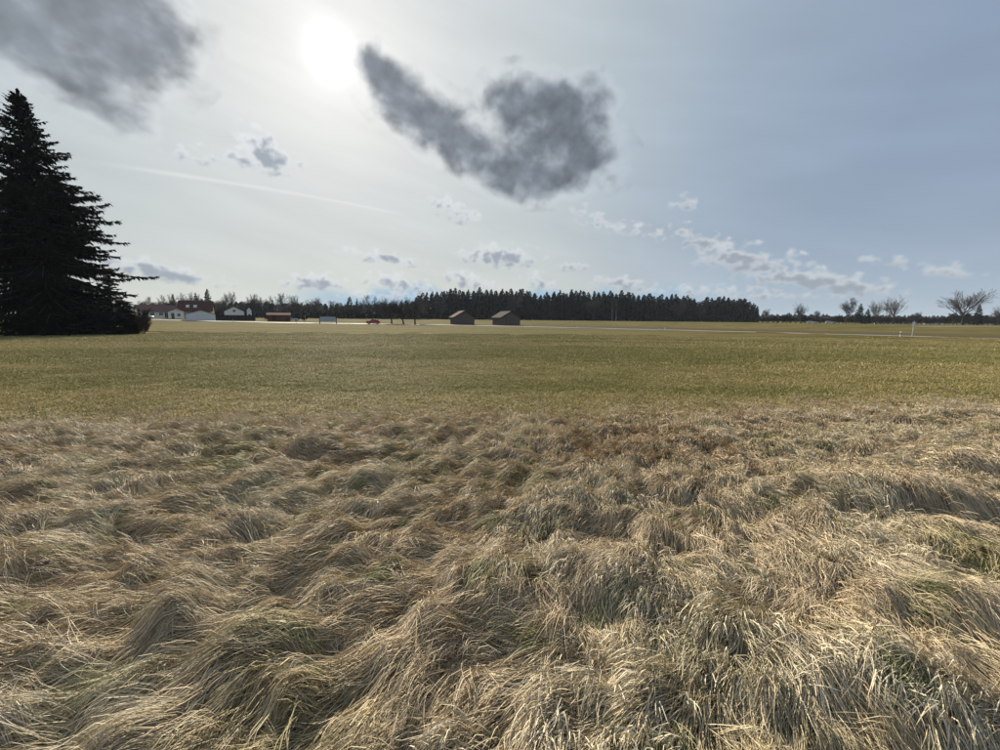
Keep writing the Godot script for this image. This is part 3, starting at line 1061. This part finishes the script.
	for k in 900:
		var p := spot(rng.randf_range(690, 1120), rng.randf_range(640, 760))
		var h := rng.randf_range(10, 17) * (0.8 + 0.25 * n_patch.get_noise_2d(p.x * 0.03, 4.0))
		var w := rng.randf_range(2.5, 5.0)
		for q in 6:
			var a := TAU * q / 6.0
			var b := TAU * (q + 1) / 6.0
			mb.quad(p + Vector3(cos(a) * w, 0, sin(a) * w), p + Vector3(cos(b) * w, 0, sin(b) * w), p + Vector3(cos(b) * w * 0.6, h * 0.7, sin(b) * w * 0.6), p + Vector3(cos(a) * w * 0.6, h * 0.7, sin(a) * w * 0.6))
			mb.tri(p + Vector3(cos(a) * w * 0.6, h * 0.7, sin(a) * w * 0.6), p + Vector3(cos(b) * w * 0.6, h * 0.7, sin(b) * w * 0.6), p + Vector3(0, h, 0))
	var dw := part("distant_wood", mb, M.needles_far, self)
	dw.set_meta("kind", "stuff")
	dw.set_meta("label", "low distant wood along the right-hand horizon")
	dw.set_meta("category", "wood")

# ---------------------------------------------------------------- buildings
# gable roofed house: the gable looks along z; w wide, l long
func gabled(o: Node3D, w: float, l: float, eave: float, ridge: float, over: float, wall: Material, roof: Material):
	var mb := MB.new()
	mb.extrude(PackedVector2Array([Vector2(-w / 2, -0.3), Vector2(w / 2, -0.3), Vector2(w / 2, eave), Vector2(0, ridge), Vector2(-w / 2, eave)]), -l / 2, l / 2)
	part("wall", mb, wall, o)
	mb = MB.new()
	var k := (ridge - eave) / (w / 2)
	var ex := w / 2 + over
	var ey := eave - k * over
	var th := 0.16
	mb.extrude(PackedVector2Array([Vector2(-ex, ey + 0.01), Vector2(0, ridge + 0.01), Vector2(ex, ey + 0.01), Vector2(ex, ey + th), Vector2(0, ridge + th + 0.05), Vector2(-ex, ey + th)]), -l / 2 - over, l / 2 + over)
	return part("roof", mb, roof, o)

# a window or door set on a face: centre, width, height; along_x true for faces that look along z
func opening(called: String, o: Node3D, c: Vector3, w: float, h: float, along_x: bool, pane: Material, frame: Material):
	var f := MB.new()
	var g := MB.new()
	var t := 0.05
	for q in [[-w / 2 - t, -h / 2 - t, w / 2 + t, -h / 2], [-w / 2 - t, h / 2, w / 2 + t, h / 2 + t], [-w / 2 - t, -h / 2, -w / 2, h / 2], [w / 2, -h / 2, w / 2 + t, h / 2], [-0.025, -h / 2, 0.025, h / 2]]:
		if along_x:
			f.box(c + Vector3(q[0], q[1], -0.06), c + Vector3(q[2], q[3], 0.06))
		else:
			f.box(c + Vector3(-0.06, q[1], q[0]), c + Vector3(0.06, q[3], q[2]))
	if along_x:
		g.box(c + Vector3(-w / 2, -h / 2, -0.03), c + Vector3(w / 2, h / 2, 0.03))
	else:
		g.box(c + Vector3(-0.03, -h / 2, -w / 2), c + Vector3(0.03, h / 2, w / 2))
	var p := part(called, f, frame, o)
	part("pane" if called == "window" else "leaf", g, pane, p)

func buildings():
	# two weathered barns beside the road
	for e in [[461.5, 142, M.tile_pale, "weathered timber barn with a pale roof, left of the two field barns", 0.30], [505.5, 140, M.tile_grey, "grey timber barn with a dark roof, right of the two field barns", 0.36]]:
		var o := thing("field_barn", e[3], "barn", spot(e[0], e[1]), e[4], "field barns by the road")
		var rf: Node3D = gabled(o, 7.0, 9.0, 2.7, 4.7, 0.55, M.wood_grey, e[2])
		opening("door", o, Vector3(-0.4, 1.15, 4.5), 2.4, 2.3, true, M.wood_grey, M.wood_dark)
		var mb := MB.new()
		for k in 9:
			mb.box(Vector3(-3.54, 0, -4.4 + k * 1.08), Vector3(-3.48, 2.6, -4.28 + k * 1.08))
		part("side_batten", mb, M.wood_dark, o)
		mb = MB.new()
		mb.box(Vector3(-0.12, 4.86, -5.06), Vector3(0.12, 4.96, 5.06))
		part("ridge_cap", mb, e[2], rf)
		for s in [-1, 1]:
			mb = MB.new()
			mb.bar(Vector3(s * 4.06, 2.38, 5.08), Vector3(0, 4.72, 5.08), 0.11, 0.11, 4)
			part("barge_board", mb, M.wood_dark, rf)
	# bungalow
	var o := thing("bungalow", "low bungalow with a pinkish brown roof and white walls, leftmost house", "house", spot(160, 160), 0.55)
	var turned := Node3D.new()
	gabled(o, 8.0, 12.0, 2.6, 4.9, 0.6, M.plaster_white, M.tile_brown)
	for c in o.get_children():
		c.rotation.y = PI / 2
	for x in [-4.2, -1.8, 0.9, 4.0]:
		opening("window", o, Vector3(x, 1.5, 4.0), 1.2, 1.1, true, M.glass_dark, M.metal_white)
	opening("door", o, Vector3(2.5, 1.05, 4.0), 1.0, 2.1, true, M.wood_dark, M.metal_white)
	var mb := MB.new()
	mb.box(Vector3(2.6, 4.0, -0.5), Vector3(3.3, 5.6, 0.2))
	part("chimney", mb, M.tile_grey, o)
	turned.free()
	# white annex in front of the bungalow's right half
	o = thing("small_white_house", "small white house with a shallow roof beside the brown-roofed bungalow", "house", spot(176, 152), 0.62)
	gabled(o, 4.6, 5.0, 2.5, 3.5, 0.35, M.plaster_white, M.tile_brown)
	opening("window", o, Vector3(0.9, 1.4, 2.5), 0.9, 1.0, true, M.glass_dark, M.metal_white)
	opening("door", o, Vector3(-0.9, 1.05, 2.5), 0.9, 2.1, true, M.wood_dark, M.metal_white)
	# red-roofed house
	o = thing("red_roofed_house", "large house with a dark red tiled roof and two skylights", "house", spot(197, 162), 0.52)
	var roof: Node3D = gabled(o, 9.5, 10.6, 3.0, 6.9, 0.5, M.plaster_cream, M.tile_red)
	for c in o.get_children():
		c.rotation.y = PI / 2
	for x in [-3.0, -0.6]:
		mb = MB.new()
		var y0 := 4.15
		var k := 3.9 / 4.75
		for q in [0.10]:
			var z0: float = (6.9 - y0) / k + 0.08
			mb.quad(Vector3(x, y0 + 0.32, z0), Vector3(x + 1.1, y0 + 0.32, z0), Vector3(x + 1.1, y0 + 1.2, z0 - 0.88 / k), Vector3(x, y0 + 1.2, z0 - 0.88 / k))
			mb.quad(Vector3(x, y0 + 0.1, z0), Vector3(x + 1.1, y0 + 0.1, z0), Vector3(x + 1.1, y0 + 0.32, z0), Vector3(x, y0 + 0.32, z0))
		part("skylight", mb, M.lamp_glass, o)
	for x in [-4.5, -2.0, 0.6, 3.4]:
		opening("window", o, Vector3(x, 1.5, 4.75), 1.1, 1.2, true, M.glass_dark, M.metal_white)
	opening("window", o, Vector3(5.3, 1.5, 1.4), 1.1, 1.2, false, M.glass_dark, M.metal_white)
	opening("window", o, Vector3(5.3, 4.3, 0.0), 1.1, 1.2, false, M.glass_dark, M.metal_white)
	mb = MB.new()
	mb.box(Vector3(1.6, 6.0, -0.6), Vector3(2.3, 7.8, 0.1))
	part("chimney", mb, M.tile_grey, o)
	# white garage
	o = thing("white_garage", "wide white garage with a low gable in front of the red-roofed house", "garage", spot(200.5, 141), 0.64)
	gabled(o, 8.2, 8.0, 2.2, 3.5, 0.3, M.plaster_white, M.tile_grey)
	for x in [-2.0, 2.0]:
		opening("door", o, Vector3(x, 1.05, 4.0), 2.9, 2.1, true, M.metal_white, M.plaster_white)
	# white gable behind the dark shed
	o = thing("white_gabled_house", "white gable rising behind the long dark shed", "house", spot(234, 166), 0.60)
	gabled(o, 6.8, 9.0, 3.0, 4.9, 0.3, M.plaster_white, M.tile_grey)
	opening("window", o, Vector3(0, 3.2, 4.5), 0.9, 0.9, true, M.glass_dark, M.metal_white)
	o = thing("dark_shed", "long low black timber shed with a flat roof beside the garage", "shed", spot(232, 148), 0.58)
	mb = MB.new()
	mb.box(Vector3(-7.2, -0.3, -1.6), Vector3(7.2, 1.75, 1.6))
	part("wall", mb, M.wood_dark, o)
	mb = MB.new()
	mb.box(Vector3(-7.5, 1.753, -1.9), Vector3(7.5, 1.93, 1.95))
	part("roof", mb, M.tile_grey, o)
	for x in [-4.5, 0.0, 4.5]:
		opening("door", o, Vector3(x, 0.8, 1.6), 2.2, 1.6, true, M.wood_dark, M.wood_grey)
	o = thing("pale_tower", "small pale tower with a pointed roof right of the dark shed", "tower", spot(249, 168), 0.57)
	gabled(o, 1.7, 1.7, 3.6, 4.8, 0.15, M.plaster_white, M.tile_pale)
	opening("door", o, Vector3(0, 1.0, 0.85), 0.7, 1.9, true, M.wood_dark, M.wood_grey)
	# red shed
	o = thing("red_shed", "low reddish brown timber shed with a shallow roof", "shed", spot(278.5, 152), 0.46)
	gabled(o, 4.2, 7.6, 2.2, 2.9, 0.3, M.wood_red, M.tile_red)
	for c in o.get_children():
		c.rotation.y = PI / 2
	opening("door", o, Vector3(-1.6, 0.95, 2.1), 1.4, 1.9, true, M.wood_dark, M.wood_red)
	opening("window", o, Vector3(1.8, 1.2, 2.1), 1.0, 0.8, true, M.glass_dark, M.wood_red)
	# low pale sheds in the far hedge
	for e in [[884, 242, 9.0, "pale low greenhouse left of the tall upright leafless tree", M.banner], [905, 244, 10.0, "long pale greenhouse right of the tall upright leafless tree", M.banner], [932, 246, 7.0, "pale low roof in the hedge left of the fan-shaped tree", M.metal_white]]:
		o = thing("greenhouse", e[3], "greenhouse", spot(e[0], e[1]), -0.7)
		gabled(o, 4.0, e[2], 1.2, 1.9, 0.1, e[4], M.banner)
		for c in o.get_children():
			c.rotation.y = PI / 2
		opening("door", o, Vector3(e[2] / 2, 0.9, 0), 0.9, 1.7, false, M.glass_dark, M.metal_white)

# ---------------------------------------------------------------- road and roadside
func ribbon(mb: MB, pts: Array, half: float, lift: float):
	for k in pts.size() - 1:
		var a: Vector2 = pts[k]
		var b: Vector2 = pts[k + 1]
		var n0 := ((b - (pts[k - 1] if k else a)) as Vector2).normalized().orthogonal() * half
		var n1 := (((pts[k + 2] if k + 2 < pts.size() else b) - a) as Vector2).normalized().orthogonal() * half
		var q := []
		for w in [a - n0, a + n0, b + n1, b - n1]:
			q.append(Vector3(w.x, land(w.x, w.y) + lift, w.y))
		mb.quad(q[0], q[1], q[2], q[3])

func car(label: String, at: Vector3, turn: float, paint: Material, group := ""):
	var o := thing("parked_car", label, "car", at, turn, group)
	var b := MB.new()
	# lower body, narrowed towards the sills and bumpers
	var side := PackedVector2Array([Vector2(-2.05, 0.32), Vector2(-1.75, 0.25), Vector2(-1.62, 0.25), Vector2(-1.55, 0.52), Vector2(-1.3, 0.64), Vector2(-1.05, 0.52), Vector2(-0.98, 0.25), Vector2(0.98, 0.25), Vector2(1.05, 0.52), Vector2(1.3, 0.64), Vector2(1.55, 0.52), Vector2(1.62, 0.25), Vector2(1.85, 0.25), Vector2(2.05, 0.36), Vector2(2.05, 0.72), Vector2(1.9, 0.86), Vector2(1.0, 0.98), Vector2(-1.95, 1.0), Vector2(-2.08, 0.8)])
	b.extrude(side, -0.84, 0.84)
	part("body", b, paint, o)
	b = MB.new()
	var lo := [Vector3(-1.95, 0.99, 0.78), Vector3(1.05, 0.97, 0.78)]
	var hi := [Vector3(-1.55, 1.44, 0.60), Vector3(0.15, 1.46, 0.60)]
	for s in [-1.0, 1.0]:
		var f := Vector3(1, 1, s)
		b.quad(lo[0] * f, lo[1] * f, hi[1] * f, hi[0] * f)
	b.quad(lo[1], lo[1] * Vector3(1, 1, -1), hi[1] * Vector3(1, 1, -1), hi[1])
	b.quad(lo[0], lo[0] * Vector3(1, 1, -1), hi[0] * Vector3(1, 1, -1), hi[0])
	part("window_band", b, M.glass_dark, o)
	b = MB.new()
	b.box(Vector3(-1.58, 1.44, -0.61), Vector3(0.18, 1.49, 0.61))
	part("roof", b, paint, o)
	for s in [-1.0, 1.0]:
		b = MB.new()
		b.bar(Vector3(-0.55, 0.99, s * 0.79), Vector3(-0.5, 1.45, s * 0.61), 0.04, 0.04, 4)
		b.bar(Vector3(-1.5, 0.99, s * 0.79), Vector3(-1.3, 1.45, s * 0.61), 0.07, 0.05, 4)
		part("pillar", b, paint, o)
		for x in [-1.3, 1.3]:
			var w := MB.new()
			w.bar(Vector3(x, 0.31, s * 0.66), Vector3(x, 0.31, s * 0.85), 0.31, 0.31, 16)
			var wn := part("wheel", w, M.rubber, o)
			w = MB.new()
			w.bar(Vector3(x, 0.31, s * 0.852), Vector3(x, 0.31, s * 0.862), 0.2, 0.19, 12)
			part("rim", w, M.rim, wn)
		b = MB.new()
		b.box(Vector3(1.93, 0.66, s * 0.62 - 0.16), Vector3(2.06, 0.80, s * 0.62 + 0.16))
		part("headlight", b, M.lamp_glass, o)
		b = MB.new()
		b.box(Vector3(-2.09, 0.72, s * 0.66 - 0.12), Vector3(-2.0, 0.92, s * 0.66 + 0.12))
		part("tail_light", b, M.lamp_red, o)

func roadside():
	# road: smoothed line, a sheet just above the field with soft verges
	var pts := []
	var cv := Curve2D.new()
	for k in road_line.size():
		var p: Vector2 = road_line[k]
		var t: Vector2 = (road_line[mini(k + 1, road_line.size() - 1)] - road_line[maxi(k - 1, 0)]) / 6.0
		cv.add_point(Vector2(p.x, -p.y), -Vector2(t.x, -t.y), Vector2(t.x, -t.y))
	cv.bake_interval = 4.0
	for p in cv.get_baked_points():
		pts.append(p)
	var mb := MB.new()
	ribbon(mb, pts, 2.1, 0.17)
	# the low shoulders that carry it
	for k in pts.size() - 1:
		for e in [-1.0, 1.0]:
			var q := []
			for w in [k, k + 1]:
				var t: Vector2 = (pts[mini(w + 1, pts.size() - 1)] - pts[maxi(w - 1, 0)]).normalized().orthogonal()
				for f in [[2.1, 0.17], [2.5, -0.15]]:
					var p: Vector2 = pts[w] + t * f[0] * e
					q.append(Vector3(p.x, land((pts[w] + t * 2.1 * e).x, (pts[w] + t * 2.1 * e).y) + f[1], p.y))
			mb.quad(q[0], q[1], q[3], q[2])
	var o: Node3D = part("road", mb, M.asphalt, self)
	o.set_meta("kind", "structure")
	# pale gravel patch in the field
	mb = MB.new()
	var ring := []
	for k in 28:
		var a := TAU * k / 28.0
		var r := 1.0 + 0.16 * sin(a * 3.0) + 0.1 * sin(a * 5.0 + 1.0)
		ring.append(Vector2(50.6 + cos(a) * 2.9 * r + sin(a) * 2.6 * r, -68.5 + sin(a) * 4.2 * r))
	for k in 28:
		var tri := []
		for w in [Vector2(50.6, -68.5), ring[k], ring[(k + 1) % 28]]:
			tri.append(Vector3(w.x, land(w.x, w.y) + 0.06, w.y))
		mb.tri(tri[0], tri[1], tri[2])
	o = part("gravel_patch", mb, M.gravel, self)
	o.set_meta("kind", "structure")
	# farm track on the far right
	mb = MB.new()
	var tr := []
	for k in 24:
		tr.append(Vector2(140.0 + k * 8.0, -133.0 + k * 0.4))
	ribbon(mb, tr, 1.6, 0.06)
	o = part("farm_track", mb, M.gravel, self)
	o.set_meta("kind", "structure")

	var c := spot(372.5, 127.0)
	car("small red hatchback on the road left of the roadside trees", c + Vector3(0, 0.17, 0), 0.17 + PI, M.car_red)
	car("white car beside the bungalow at the far left", spot(146, 146), 0.3, M.car_white)
	car("white car parked right of the red shed", spot(291.5, 156), 0.4, M.car_white)
	car("white car in the hedge below the leftmost leafless tree on the right", spot(812, 205), -0.6, M.car_white)
	car("white car left of the pair of dark conifers", spot(830, 207), -0.6, M.car_white)
	for e in [[297, 158, 2.2, "dark low bush right of the red shed"], [303, 160, 1.6, "smaller low bush right of the red shed"]]:
		var b := bare_mesh(int(e[0]), {"trunk": 2.4, "girth": 0.05, "levels": 3, "kids": [9, 8, 6], "first": 0.1, "open": 0.6, "ratio": 0.6, "crook": 0.22, "up": 0.6, "thin": 0.016, "stems": 7}, M.bark, M.twigs)
		tree("garden_bush", e[3], "bush", b, spot(e[0], e[1]), e[2], 0.3, 0.0)
	# banner between two posts
	o = thing("banner_frame", "white banner stretched between two dark posts beside the road", "banner", spot(327.3, 127), 0.1)
	for s in [-2.6, 2.6]:
		mb = MB.new()
		mb.bar(Vector3(s, -0.2, 0), Vector3(s, 2.7, 0), 0.13, 0.12, 6)
		part("post", mb, M.metal_dark, o)
	for s in [0.9, 2.25]:
		mb = MB.new()
		mb.bar(Vector3(-2.6, s, 0), Vector3(2.6, s, 0), 0.04, 0.04, 4)
		part("rail", mb, M.metal_dark, o)
	mb = MB.new()
	for k in 10:
		var x0 := -2.4 + k * 0.48
		mb.quad(Vector3(x0, 0.75, 0.08 + 0.05 * sin(k * 1.3)), Vector3(x0 + 0.48, 0.75, 0.08 + 0.05 * sin(k * 1.3 + 1.3)), Vector3(x0 + 0.48, 2.3, 0.07), Vector3(x0, 2.3, 0.07))
	part("banner_cloth", mb, M.banner, o)
	# posts
	for e in [[304.5, 150, 2.4, "yellowish pole in the field right of the red shed"], [366.8, 134, 1.9, "yellowish pole just left of the red car"]]:
		o = thing("yellow_pole", e[3], "pole", spot(e[0], e[1]), 0.0)
		mb = MB.new()
		mb.bar(Vector3(0, -0.2, 0), Vector3(0, e[2], 0), 0.09, 0.08, 8)
		part("shaft", mb, M.yellow_paint, o)
		mb = MB.new()
		mb.bar(Vector3(0, e[2], 0), Vector3(0, e[2] + 0.09, 0), 0.11, 0.05, 8)
		part("cap", mb, M.metal_white, o)
	for e in [[577, 101, "white reflector post at the road below the birch trunks' left"], [659.5, 87, "left of the two white reflector posts standing close together"], [664.8, 89.5, "right of the two white reflector posts standing close together"], [295.8, 128, "white reflector post at the road left of the banner"], [232, 129, "white reflector post at the road before the dark shed"]]:
		o = thing("reflector_post", e[2], "post", spot(e[0], e[1]), 0.5, "reflector posts along the road")
		mb = MB.new()
		mb.extrude(PackedVector2Array([Vector2(-0.07, -0.1), Vector2(0.07, -0.1), Vector2(0.07, 0.95), Vector2(-0.07, 1.05)]), -0.05, 0.05)
		part("shaft", mb, M.metal_white, o)
		mb = MB.new()
		mb.box(Vector3(-0.075, 0.72, -0.055), Vector3(0.075, 0.88, 0.055))
		part("band", mb, M.metal_dark, o)
	o = thing("signpost", "thin pole with a small white sign on the right of the field", "sign", spot(913.5, 57.5), -0.7)
	mb = MB.new()
	mb.bar(Vector3(0, -0.2, 0), Vector3(0, 2.25, 0), 0.035, 0.035, 8)
	part("pole", mb, M.metal_white, o)
	mb = MB.new()
	mb.box(Vector3(-0.16, 1.55, 0.04), Vector3(0.16, 2.1, 0.065))
	part("panel", mb, M.metal_white, o)
	for s in [1.65, 2.0]:
		mb = MB.new()
		mb.bar(Vector3(0, s, -0.045), Vector3(0, s, 0.04), 0.05, 0.05, 8)
		part("clamp", mb, M.metal_dark, o)
	o = thing("marker_post", "short white marker post with a dark band left of the signpost", "post", spot(902, 57.5), -0.7)
	mb = MB.new()
	mb.bar(Vector3(0, -0.1, 0), Vector3(0, 0.78, 0), 0.1, 0.09, 8)
	part("shaft", mb, M.metal_white, o)
	mb = MB.new()
	mb.bar(Vector3(0, 0.34, 0), Vector3(0, 0.5, 0), 0.108, 0.106, 8)
	part("band", mb, M.metal_dark, o)
